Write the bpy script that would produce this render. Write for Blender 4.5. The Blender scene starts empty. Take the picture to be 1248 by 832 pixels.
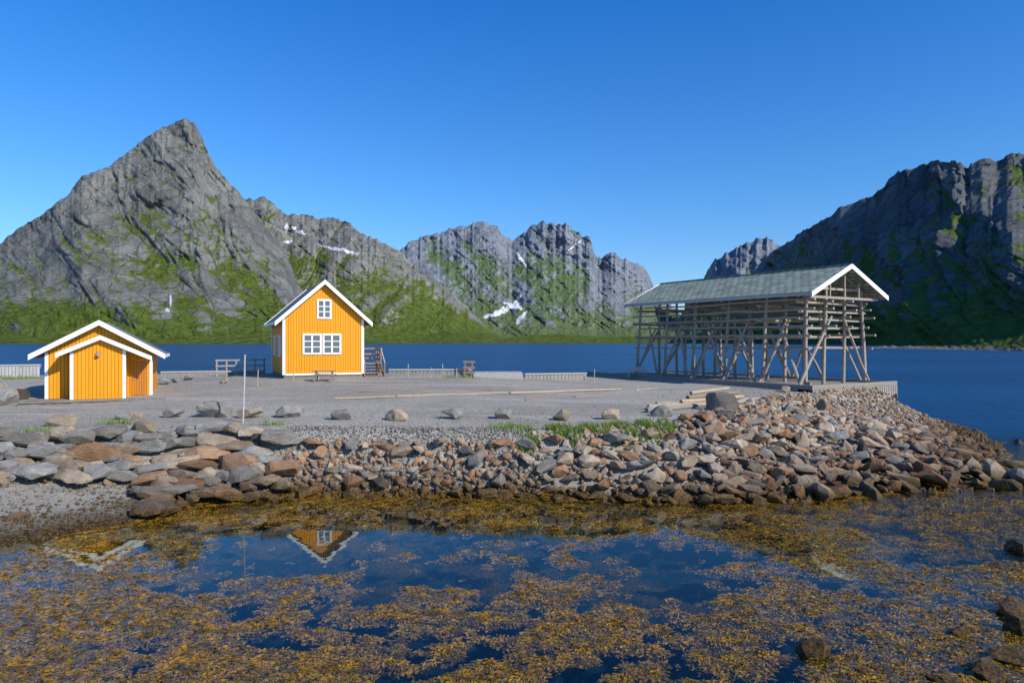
import bpy, bmesh, math, random
import numpy as np
from mathutils import Vector, Matrix, Quaternion
random.seed(7); rng=np.random.default_rng(7)
scene=bpy.context.scene; COL=scene.collection
H=5.4; F=832.0
def W(px,Y): return (px-624)/F*Y
# ------------------------------------------------------------ noise
_p=np.random.default_rng(3).permutation(512); _p=np.concatenate([_p,_p,_p])
_ang=np.random.default_rng(5).random(512)*2*np.pi; _gx=np.cos(_ang); _gy=np.sin(_ang)
def perlin(x,y):
    xi=np.floor(x).astype(int); yi=np.floor(y).astype(int); xf=x-xi; yf=y-yi
    u=xf**3*(xf*(xf*6-15)+10); v=yf**3*(yf*(yf*6-15)+10)
    def g(ix,iy,dx,dy):
        h=_p[_p[ix&511]+(iy&511)]&511
        return _gx[h]*dx+_gy[h]*dy
    a=g(xi,yi,xf,yf); b=g(xi+1,yi,xf-1,yf); c=g(xi,yi+1,xf,yf-1); d=g(xi+1,yi+1,xf-1,yf-1)
    return (a+(b-a)*u+((c+(d-c)*u)-(a+(b-a)*u))*v)*1.5
def fbm(x,y,o=4):
    s=0;a=1;t=0
    for i in range(o):
        s=s+a*perlin(x+17.3*i,y-9.1*i); t+=a; a*=.5; x=x*2.03; y=y*2.03
    return s/t
def ridged(x,y,o=4):
    s=0;a=1;t=0;w=1
    for i in range(o):
        n=1-np.abs(perlin(x+31.7*i,y+11.9*i)); n=n*n
        s=s+a*n*w; w=np.clip(n*1.6,0,1); t+=a; a*=.5; x=x*2.1; y=y*2.1
    return s/t
def sstep(a,b,x):
    t=np.clip((x-a)/(b-a),0,1); return t*t*(3-2*t)
# ------------------------------------------------------------ materials
class NT:
    def __init__(s,name):
        s.m=bpy.data.materials.new(name); s.m.use_nodes=True; s.t=s.m.node_tree
        s.b=s.t.nodes['Principled BSDF']; s.out=s.t.nodes['Material Output']
    def n(s,ty,**k):
        nd=s.t.nodes.new(ty)
        for a,b in k.items():
            if a.startswith('i_'):
                key=a[2:]; key=int(key) if key.isdigit() else key.replace('_',' ')
                s.put(nd.inputs[key],b)
            else: setattr(nd,a,b)
        return nd
    def put(s,inp,v):
        if isinstance(v,bpy.types.NodeSocket): s.t.links.new(v,inp)
        elif isinstance(v,bpy.types.Node): s.t.links.new(v.outputs[0],inp)
        else: inp.default_value=v
    def math(s,op,a,b=0.0,c=None):
        nd=s.t.nodes.new('ShaderNodeMath'); nd.operation=op
        s.put(nd.inputs[0],a); s.put(nd.inputs[1],b)
        if c is not None: s.put(nd.inputs[2],c)
        return nd.outputs[0]
    def mix(s,f,a,b,mode='MIX'):
        nd=s.t.nodes.new('ShaderNodeMix'); nd.data_type='RGBA'; nd.blend_type=mode
        s.put(nd.inputs[0],f); s.put(nd.inputs[6],c4(a)); s.put(nd.inputs[7],c4(b)); return nd.outputs[2]
    def ss(s,x,a,b,lo=0.,hi=1.):
        nd=s.t.nodes.new('ShaderNodeMapRange'); nd.interpolation_type='SMOOTHSTEP'
        s.put(nd.inputs[0],x)
        for i,v in zip((1,2,3,4),(a,b,lo,hi)): s.put(nd.inputs[i],v)
        return nd.outputs[0]
    def noise(s,vec,scale,detail=4,rough=.55,dist=0.):
        nd=s.t.nodes.new('ShaderNodeTexNoise'); s.put(nd.inputs['Vector'],vec)
        nd.inputs['Scale'].default_value=scale; nd.inputs['Detail'].default_value=detail
        nd.inputs['Roughness'].default_value=rough; nd.inputs['Distortion'].default_value=dist
        return nd.outputs[0]
    def mapv(s,vec,sc=(1,1,1),rot=(0,0,0)):
        nd=s.t.nodes.new('ShaderNodeMapping'); s.put(nd.inputs['Vector'],vec)
        nd.inputs['Scale'].default_value=sc; nd.inputs['Rotation'].default_value=rot; return nd.outputs[0]
    def bump(s,h,strength=.5,dist=.05,normal=None):
        nd=s.t.nodes.new('ShaderNodeBump'); s.put(nd.inputs['Height'],h)
        nd.inputs['Strength'].default_value=strength; nd.inputs['Distance'].default_value=dist
        if normal is not None: s.put(nd.inputs['Normal'],normal)
        return nd.outputs[0]
    def obj(s): return s.n('ShaderNodeTexCoord').outputs['Object']
    def pos(s): return s.n('ShaderNodeNewGeometry').outputs['Position']
    def fin(s,col,rough=.8,normal=None,spec=.3):
        s.put(s.b.inputs['Base Color'],c4(col)); s.put(s.b.inputs['Roughness'],rough)
        s.b.inputs['Specular IOR Level'].default_value=spec
        if normal is not None: s.put(s.b.inputs['Normal'],normal)
        return s.m
def c4(c):
    if isinstance(c,tuple) and len(c)==3: return (*c,1)
    return c
def m_paint_boards(name,col,pitch=.15,dark=.35,wear=.18):
    t=NT(name); o=t.obj(); sp=t.n('ShaderNodeSeparateXYZ',i_0=o)
    u=t.math('ADD',sp.outputs[0],sp.outputs[1]); f=t.math('FRACT',t.math('DIVIDE',u,pitch))
    e=t.math('ABSOLUTE',t.math('SUBTRACT',f,.5)); g=t.ss(e,.38,.48)
    board=t.math('FLOOR',t.math('DIVIDE',u,pitch))
    wn=t.n('ShaderNodeTexWhiteNoise',noise_dimensions='1D'); t.put(wn.inputs['W'],board)
    n=t.noise(t.mapv(o,(9,9,.8)),1.2,5,.65)
    c=t.mix(t.math('MULTIPLY',t.ss(n,.45,.75),wear),col,tuple(x*.55 for x in col))
    c=t.mix(t.math('MULTIPLY',wn.outputs[0],.22),c,tuple(x*.6 for x in col))
    c=t.mix(t.math('MULTIPLY',g,dark),c,(.06,.025,.005))
    h=t.math('ADD',t.math('MULTIPLY',t.math('SUBTRACT',1.,g),1.),t.math('MULTIPLY',n,.15))
    return t.fin(c,.6,t.bump(h,.8,.02))
def m_wood(name,a,b,scale=1.,axis=None,rough=.85):
    t=NT(name); o=t.obj(); r=t.n('ShaderNodeNewGeometry').outputs['Random Per Island']; r2=t.n('ShaderNodeObjectInfo').outputs['Random']
    n=t.noise(t.mapv(o,(3*scale,3*scale,3*scale)),2.5,6,.7,.6); n2=t.noise(o,35*scale,3,.6)
    c=t.mix(t.ss(n,.3,.7),a,b); c=t.mix(t.math('MULTIPLY',t.math('ADD',r,r2),.3),c,tuple(x*.45 for x in a))
    return t.fin(c,rough,t.bump(t.math('ADD',n,t.math('MULTIPLY',n2,.5)),.5,.02))
def m_plain(name,col,rough=.7,var=.25,sc=6.):
    t=NT(name); o=t.obj(); n=t.noise(o,sc,5,.65)
    c=t.mix(t.math('MULTIPLY',t.ss(n,.4,.75),var),col,tuple(x*.4 for x in col))
    return t.fin(c,rough,t.bump(n,.25,.02))
def m_rock(name,a,b,stain):
    t=NT(name); g=t.n('ShaderNodeNewGeometry'); o=t.obj(); P=g.outputs['Position']; oi=t.n('ShaderNodeObjectInfo').outputs['Random']
    r=t.math('FRACT',t.math('ADD',g.outputs['Random Per Island'],oi))
    n=t.noise(P,2.2,8,.7,.3); n2=t.noise(P,14,6,.75); n3=t.noise(t.mapv(o,(1,1,6),(.4,.3,0)),3.,4,.6)
    c=t.mix(t.ss(n,.32,.68),a,b); c=t.mix(t.math('MULTIPLY',t.ss(n3,.5,.72),.5),c,stain)
    c=t.mix(t.ss(n2,.50,.78,0,.6),c,(.045,.038,.03)); 
    c=t.mix(t.ss(n2,.22,.42,.28,0.),c,(.60,.54,.45))
    c=t.mix(t.math('MULTIPLY',r,.85),c,t.mix(1.,c,(.48,.42,.36),'MULTIPLY'))
    z=t.n('ShaderNodeSeparateXYZ',i_0=P).outputs[2]; zz=t.math('ADD',z,t.math('MULTIPLY',t.math('SUBTRACT',n,.5),.8))
    c=t.mix(t.ss(zz,.35,1.1,.55,0.),c,t.mix(1.,c,(.38,.28,.17),'MULTIPLY'))
    c=t.mix(t.ss(zz,.18,.52,.92,0.),c,t.mix(t.ss(n2,.4,.6),(.022,.015,.008),(.16,.085,.012)))
    h=t.math('ADD',t.math('MULTIPLY',n2,.6),n3)
    ro=t.ss(zz,.05,.4,.45,.9)
    return t.fin(c,ro,t.bump(h,.85,.07))
M={}
M['yellow']=m_paint_boards('yellow_board_paint',(.84,.325,.008),.17,.5)
M['door']=m_paint_boards('brown_door_paint',(.52,.20,.022),.12,.5,.6)
M['white']=m_plain('white_paint',(.84,.83,.80),.6,.15)
M['oldwhite']=m_wood('weathered_white_wood',(.60,.57,.52),(.40,.375,.34))
M['endwood']=m_wood('pale_grey_boards',(.44,.40,.34),(.28,.25,.21))
M['rack']=m_wood('weathered_pole_wood',(.50,.42,.335),(.29,.235,.185))
M['brown']=m_wood('brown_step_wood',(.36,.26,.17),(.24,.17,.11))
M['pole']=m_wood('pale_pole_wood',(.58,.47,.33),(.38,.30,.20))
M['deck']=m_wood('grey_deck_wood',(.38,.335,.28),(.24,.21,.175))
M['fresh']=m_wood('tan_wood',(.45,.33,.19),(.33,.23,.13))
M['dark']=m_plain('dark_timber',(.05,.045,.04),.8)
M['found']=m_plain('grey_foundation',(.2,.2,.19),.9)
M['roofdark']=m_plain('grey_roof_felt',(.16,.165,.17),.85)
t=NT('window_glass'); M['glass']=t.fin((.10,.12,.14),.06,None,.7)
t=NT('metal_grey'); M['metal']=t.fin((.25,.25,.25),.4,None,.5)
t=NT('slate_shingles'); o=t.obj(); br=t.n('ShaderNodeTexBrick'); 
sp=t.n('ShaderNodeSeparateXYZ',i_0=o); cb=t.n('ShaderNodeCombineXYZ'); t.put(cb.inputs[0],sp.outputs[1]); t.put(cb.inputs[1],t.math('MULTIPLY',sp.outputs[0],1.12))
t.put(br.inputs['Vector'],cb.outputs[0]); br.inputs['Scale'].default_value=1.; br.inputs['Brick Width'].default_value=.6; br.inputs['Row Height'].default_value=.47; br.inputs['Mortar Size'].default_value=.04
br.inputs['Color1'].default_value=(.38,.41,.30,1); br.inputs['Color2'].default_value=(.22,.25,.185,1); br.inputs['Mortar'].default_value=(.05,.06,.045,1)
n=t.noise(o,1.3,5,.7)
c=t.mix(t.ss(n,.45,.7,0,.5),br.outputs[0],(.42,.45,.33)); rr=t.math('FRACT',t.math('DIVIDE',t.math('MULTIPLY',sp.outputs[0],1.12),.47))
M['slate']=t.fin(c,.7,t.bump(t.math('ADD',t.math('MULTIPLY',br.outputs[1],-1.),rr),.6,.04))
M['rock_grey']=m_rock('grey_rock',(.40,.385,.35),(.25,.24,.215),(.38,.29,.20))
M['rock_beige']=m_rock('beige_rock',(.55,.45,.33),(.38,.30,.215),(.36,.23,.13))
M['rock_rust']=m_rock('rusty_rock',(.46,.285,.165),(.32,.19,.11),(.40,.19,.085))
M['rock_dark']=m_rock('dark_rock',(.15,.14,.13),(.09,.085,.08),(.14,.10,.07))
# ground
t=NT('gravel_ground'); P=t.pos(); s3=t.n('ShaderNodeSeparateXYZ',i_0=P); z=s3.outputs[2]
n1=t.noise(P,.16,5,.6,.4); n2=t.noise(P,9,6,.8); n5=t.noise(P,2.2,6,.75); vo=t.n('ShaderNodeTexVoronoi',i_Scale=11.); t.put(vo.inputs['Vector'],P)
tr=t.noise(t.mapv(P,(.12,1.1,1)),.8,5,.6,.5)
c=t.mix(t.ss(n1,.35,.65),(.43,.39,.32),(.30,.27,.22)); c=t.mix(t.ss(tr,.48,.66,0,.7),c,(.52,.475,.395)); c=t.mix(t.ss(n5,.45,.7,0,.5),c,(.23,.205,.17))
c=t.mix(t.ss(n2,.42,.68,0,.65),c,(.13,.12,.10)); c=t.mix(t.math('MULTIPLY',vo.outputs['Color'],.3),c,(.5,.44,.35))
zz=t.math('ADD',z,t.math('MULTIPLY',t.math('SUBTRACT',n2,.5),.5))
c=t.mix(t.ss(zz,.4,1.4,.35,0.),c,(.17,.165,.155))
c=t.mix(t.ss(zz,.02,.3,1.,0.),c,t.mix(t.ss(n2,.42,.6),(.015,.013,.010),(.13,.08,.014)))
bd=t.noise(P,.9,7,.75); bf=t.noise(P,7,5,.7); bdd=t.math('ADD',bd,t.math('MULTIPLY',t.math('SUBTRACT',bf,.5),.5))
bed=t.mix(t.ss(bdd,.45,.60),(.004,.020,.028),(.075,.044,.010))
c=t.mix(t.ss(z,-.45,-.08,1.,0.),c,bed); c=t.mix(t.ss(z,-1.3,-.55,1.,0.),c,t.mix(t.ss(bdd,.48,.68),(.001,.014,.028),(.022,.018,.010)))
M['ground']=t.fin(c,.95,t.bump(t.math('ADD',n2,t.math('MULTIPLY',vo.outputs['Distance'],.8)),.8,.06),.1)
# water
t=NT('water'); P=t.pos(); s3=t.n('ShaderNodeSeparateXYZ',i_0=P); X,Y_=s3.outputs[0],s3.outputs[1]
far=t.ss(Y_,27,46); rip=t.math('MAXIMUM',t.ss(Y_,27,34),t.ss(t.math('ADD',X,t.math('MULTIPLY',Y_,.25)),11,20))
w1=t.noise(P,.35,4,.6,.3); w2=t.noise(t.mapv(P,(1,1.8,1)),2.0,5,.65,.2); w3=t.noise(P,1.2,3,.5)
b0=t.bump(w3,.06,.05)
b1=t.bump(t.math('MULTIPLY',w2,rip),.8,.08,b0); b2=t.bump(t.math('MULTIPLY',w1,far),.8,.7,b1)
lw=t.n('ShaderNodeLayerWeight'); lw.inputs[0].default_value=.5; t.put(lw.inputs['Normal'],b2)
fr=t.math('ADD',.02,t.math('MULTIPLY',t.math('POWER',lw.outputs['Facing'],5.),.98))
fac=t.math('MULTIPLY',fr,t.ss(far,0.,1.,.95,.40)); fac=t.math('MINIMUM',fac,t.ss(far,0,1,.9,.26))
gl=t.n('ShaderNodeBsdfGlossy',i_Normal=b2); t.put(gl.inputs['Roughness'],t.ss(far,0.,1.,.015,.28)); gl.inputs['Color'].default_value=(.90,.97,.93,1)
tp=t.n('ShaderNodeBsdfTransparent'); tp.inputs[0].default_value=(.92,.955,.94,1)
wn=t.noise(t.mapv(P,(.004,.02,1)),1.,5,.6)
df=t.n('ShaderNodeBsdfDiffuse'); t.put(df.inputs[0],t.mix(t.ss(wn,.35,.65),(.002,.038,.105),(.004,.060,.15)))
m1=t.n('ShaderNodeMixShader'); t.put(m1.inputs[0],far); t.put(m1.inputs[1],tp.outputs[0]); t.put(m1.inputs[2],df.outputs[0])
m2=t.n('ShaderNodeMixShader'); t.put(m2.inputs[0],fac); t.put(m2.inputs[1],m1.outputs[0]); t.put(m2.inputs[2],gl.outputs[0])
t.put(t.out.inputs[0],m2.outputs[0]); M['water']=t.m
# seaweed / grass
t=NT('seaweed'); g=t.n('ShaderNodeNewGeometry'); r=g.outputs['Random Per Island']; n=t.noise(g.outputs['Position'],.8,4); nc=t.noise(g.outputs['Position'],3.5,4,.65)
k_=t.math('ADD',t.math('MULTIPLY',r,.25),t.ss(nc,.34,.64,0.,.75))
c=t.mix(k_,(.060,.034,.005),(.40,.205,.012)); c=t.mix(t.ss(n,.45,.7,0,.5),c,(.10,.066,.012))
z=t.n('ShaderNodeSeparateXYZ',i_0=g.outputs['Position']).outputs[2]; c=t.mix(t.ss(z,-.28,-.04,.75,0.),c,(.022,.026,.012))
M['weed']=t.fin(c,.6,None,.15)
t=NT('grass_blades'); g=t.n('ShaderNodeNewGeometry'); M['grass']=t.fin(t.mix(g.outputs['Random Per Island'],(.09,.17,.018),(.21,.29,.05)),.7)
# mountains
def m_mount(name,r1,r2,g1,g2,dk=1.,bd=12.):
    t=NT(name); P=t.pos(); at=t.n('ShaderNodeAttribute',attribute_name='mask'); sp=t.n('ShaderNodeSeparateColor',i_0=at.outputs['Color'])
    n=t.noise(t.mapv(P,(.007,.007,.004),(.0,.35,.2)),1.,9,.72,.5); n2=t.noise(P,.045,9,.8); n3=t.noise(t.mapv(P,(.012,.012,.05),(.25,.5,0)),1.,7,.75,.8)
    n4=t.noise(t.mapv(P,(.022,.022,.006),(0,.1,0)),1.,7,.75,.5); n6=t.noise(P,.16,4,.7)
    vr=t.n('ShaderNodeTexVoronoi',feature='DISTANCE_TO_EDGE'); wp=t.n('ShaderNodeVectorMath',operation='ADD'); wn_=t.n('ShaderNodeTexNoise'); t.put(wn_.inputs['Vector'],P); wn_.inputs['Scale'].default_value=.012; wn_.inputs['Detail'].default_value=6
    sc_=t.n('ShaderNodeVectorMath',operation='SCALE'); t.put(sc_.inputs[0],wn_.outputs[1]); sc_.inputs['Scale'].default_value=110.; t.put(wp.inputs[0],P); t.put(wp.inputs[1],sc_.outputs[0])
    t.put(vr.inputs['Vector'],t.mapv(wp.outputs[0],(.016,.016,.006),(.1,.35,0))); vr.inputs['Scale'].default_value=1.
    crack=t.ss(vr.outputs['Distance'],.0,.07,1.,0.)
    d1=tuple(x*.5 for x in r1)
    c=t.mix(t.ss(n,.36,.64),r1,r2); c=t.mix(t.ss(n3,.54,.64,0,.36*dk),c,d1); c=t.mix(t.ss(n4,.54,.64,0,.42*dk),c,d1)
    c=t.mix(t.ss(n2,.56,.68,0,.5),c,tuple(min(1,x*1.3) for x in r2)); c=t.mix(t.ss(n6,.5,.7,0,.4*dk),c,d1)
    c=t.mix(t.math('MULTIPLY',crack,.40*dk),c,tuple(x*.4 for x in r1))
    gg=t.math('ADD',sp.outputs[0],t.math('MULTIPLY',t.math('SUBTRACT',n2,.5),1.9)); gg=t.math('ADD',gg,t.math('MULTIPLY',t.math('SUBTRACT',n3,.5),1.0)); gg=t.math('ADD',gg,t.math('MULTIPLY',crack,.12))
    c=t.mix(t.ss(gg,.46,.53,0,.92),c,t.mix(t.ss(n2,.4,.6),g1,g2))
    sn=t.math('ADD',sp.outputs[1],t.math('MULTIPLY',t.math('SUBTRACT',n6,.5),1.3)); sn=t.math('ADD',sn,t.math('MULTIPLY',t.math('SUBTRACT',n2,.5),1.5))
    c=t.mix(t.math('MULTIPLY',t.ss(sn,.50,.58,0.,.95),t.ss(sp.outputs[1],.05,.2)),c,(.80,.82,.86))
    h=t.math('ADD',n2,t.math('ADD',t.math('MULTIPLY',n3,.8),t.math('MULTIPLY',n4,.6))); h=t.math('SUBTRACT',h,t.math('MULTIPLY',crack,.35))
    return t.fin(c,.95,t.bump(h,1.,bd),.05)
# ------------------------------------------------------------ mesh builder
class MB:
    def __init__(s): s.v=[]; s.f=[]
    def add(s,vs,fs):
        k=len(s.v); s.v+= [tuple(v) for v in vs]; s.f+=[tuple(i+k for i in f) for f in fs]; return s
    def box(s,x0,x1,y0,y1,z0,z1):
        return s.add([(x0,y0,z0),(x1,y0,z0),(x1,y1,z0),(x0,y1,z0),(x0,y0,z1),(x1,y0,z1),(x1,y1,z1),(x0,y1,z1)],
          [(0,3,2,1),(4,5,6,7),(0,1,5,4),(1,2,6,5),(2,3,7,6),(3,0,4,7)])
    def prism(s,prof,y0,y1):
        n=len(prof); vs=[(x,y0,z) for x,z in prof]+[(x,y1,z) for x,z in prof]
        return s.add(vs,[tuple(range(n)),tuple(range(2*n-1,n-1,-1))]+[(i,i+n,(i+1)%n+n,(i+1)%n) for i in range(n)])
    def beam(s,a,b,w,h):
        a=Vector(a);b=Vector(b);d=(b-a).normalized(); up=Vector((0,0,1)) if abs(d.z)<.95 else Vector((0,1,0))
        r=d.cross(up).normalized()*w/2; u=r.cross(d).normalized()*h/2
        return s.add([a-r-u,a+r-u,a+r+u,a-r+u,b-r-u,b+r-u,b+r+u,b-r+u],[(0,3,2,1),(4,5,6,7),(0,1,5,4),(1,2,6,5),(2,3,7,6),(3,0,4,7)])
    def tube(s,a,b,r0,r1=None,n=8,wob=0.,seg=1):
        r1=r0 if r1 is None else r1; a=Vector(a);b=Vector(b);d=(b-a).normalized(); up=Vector((0,0,1)) if abs(d.z)<.9 else Vector((0,1,0))
        r=d.cross(up).normalized(); u=r.cross(d).normalized(); vs=[];fs=[]
        for k in range(seg+1):
            q=k/seg; c=a.lerp(b,q); 
            if 0<k<seg: c=c+r*random.uniform(-wob,wob)+u*random.uniform(-wob,wob)
            rr=r0+(r1-r0)*q
            for i in range(n):
                an=2*math.pi*i/n; vs.append(c+r*math.cos(an)*rr+u*math.sin(an)*rr)
        for k in range(seg):
            for i in range(n): fs.append((k*n+i,k*n+(i+1)%n,(k+1)*n+(i+1)%n,(k+1)*n+i))
        fs.append(tuple(range(n-1,-1,-1))); fs.append(tuple(range(seg*n,seg*n+n)))
        return s.add(vs,fs)
    def build(s,name,mat,parent=None,loc=None,bevel=0,fix=True):
        me=bpy.data.meshes.new(name); me.from_pydata(s.v,[],s.f); me.materials.append(mat)
        if fix or bevel:
            bm=bmesh.new(); bm.from_mesh(me); bmesh.ops.recalc_face_normals(bm,faces=bm.faces)
            if bevel: bmesh.ops.bevel(bm,geom=list(bm.edges),offset=bevel,segments=1,affect='EDGES')
            bm.to_mesh(me); bm.free()
        o=bpy.data.objects.new(name,me); COL.objects.link(o)
        if parent: o.parent=parent
        if loc: o.location=loc
        return o
def tag(o,label=None,cat=None,group=None,kind=None):
    if label:o['label']=label
    if cat:o['category']=cat
    if group:o['group']=group
    if kind:o['kind']=kind
    return o
def empty(name,loc,rz,label,cat,group=None):
    o=bpy.data.objects.new(name,None); COL.objects.link(o); o.location=loc; o.rotation_euler=(0,0,rz); return tag(o,label,cat,group)
def np_mesh(name,V,Q,mat,smooth=False):
    me=bpy.data.meshes.new(name); me.vertices.add(len(V)); me.vertices.foreach_set('co',V.astype(np.float32).ravel())
    me.loops.add(Q.size); me.loops.foreach_set('vertex_index',Q.astype(np.int32).ravel())
    me.polygons.add(len(Q)); me.polygons.foreach_set('loop_start',(np.arange(len(Q))*Q.shape[1]).astype(np.int32))
    me.update(calc_edges=True); me.materials.append(mat)
    if smooth: me.polygons.foreach_set('use_smooth',np.ones(len(Q),bool))
    me.validate(); o=bpy.data.objects.new(name,me); COL.objects.link(o); return o
def grid_quads(nr,nc):
    i=np.arange(nr-1)[:,None]*nc+np.arange(nc-1)[None,:]; i=i.ravel()
    return np.stack([i,i+1,i+nc+1,i+nc],1)
# ------------------------------------------------------------ land
WL=[(-75,14),(-16,15.5),(-13.3,18.0),(-11.2,20.0),(-10.9,22.3),(-7.9,24),(-4,23.9),(-.7,23.8),(3,23.5),(6.8,22.9),(10.6,23.4),(14.4,25.0),(17.7,25.3),(19.2,25.8),(21,29),(24.7,34.8),(27.5,40),(29,46),(24,53),(17,61),(8,62),(5,58),(2,52.5),(-4,51.5),(-8,53.5),(-16,55),(-25,53),(-40,50),(-75,52)]
CR=[(-75,22),(-24,24),(-19,25.2),(-14.5,27.2),(-8.7,27.0),(0,26.3),(3.5,26.5),(8,29.3),(11,33),(15,38),(17.8,40.7),(23.5,44.3),(22,50),(14,59.5),(8.5,60.5),(6,57),(3,51.5),(-4,50.6),(-8,52.6),(-16,54),(-25,52),(-40,49),(-75,51)]
def sdist(x,y,poly):
    d=np.full(x.shape,1e9); ins=np.zeros(x.shape,bool); n=len(poly)
    for i in range(n):
        ax,ay=poly[i]; bx,by=poly[(i+1)%n]; ex,ey=bx-ax,by-ay
        t=np.clip(((x-ax)*ex+(y-ay)*ey)/(ex*ex+ey*ey),0,1); d=np.minimum(d,np.hypot(x-ax-t*ex,y-ay-t*ey))
        c=((ay>y)!=(by>y)); xx=ax+(y-ay)*ex/(ey if ey!=0 else 1e-9); ins^=c&(x<xx)
    return np.where(ins,d,-d)
def zpad(x,y):
    zm=2.95+(2.42-2.95)*sstep(-6,9,x); return 2.0+np.clip((y-27)/18,0,1)*(zm-2.0)
def land(x,y):
    x=np.asarray(x,float); y=np.asarray(y,float)
    dw=sdist(x,y,WL); dc=sdist(x,y,CR); t=np.where(dc>=0,1.,np.where(dw>0,dw/(dw-np.minimum(dc,0)+1e-6),0))
    p=1.0+.6*sstep(-7,-11,x)+.6*sstep(6,12,x); zl=zpad(x,y)*np.power(t,p)
    zl=zl+fbm(x*.5,y*.5,3)*.12*np.where(dc>0,.18,1)*sstep(0,1,dw)
    zo=-np.minimum(1.9,.08+(-dw)*.13)+fbm(x*.35,y*.35,3)*.3*sstep(0,2,-dw)
    return np.where(dw>0,zl,zo),t,dw,dc
gx=np.arange(-72,62,.34); gy=np.arange(6,64,.34); GX,GY=np.meshgrid(gx,gy); GZ,_,_,_=land(GX,GY)
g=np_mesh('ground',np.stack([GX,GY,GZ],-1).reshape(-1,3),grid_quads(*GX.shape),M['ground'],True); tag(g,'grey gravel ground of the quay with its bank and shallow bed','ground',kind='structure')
def lz(x,y): return float(land(np.array([x]),np.array([y]))[0][0])
s=MB(); s.add([(-9000,-400,0),(9000,-400,0),(9000,14000,0),(-9000,14000,0)],[(0,1,2,3)]); tag(s.build('sea',M['water'],fix=False),'calm blue fjord water','water',kind='structure')
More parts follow.
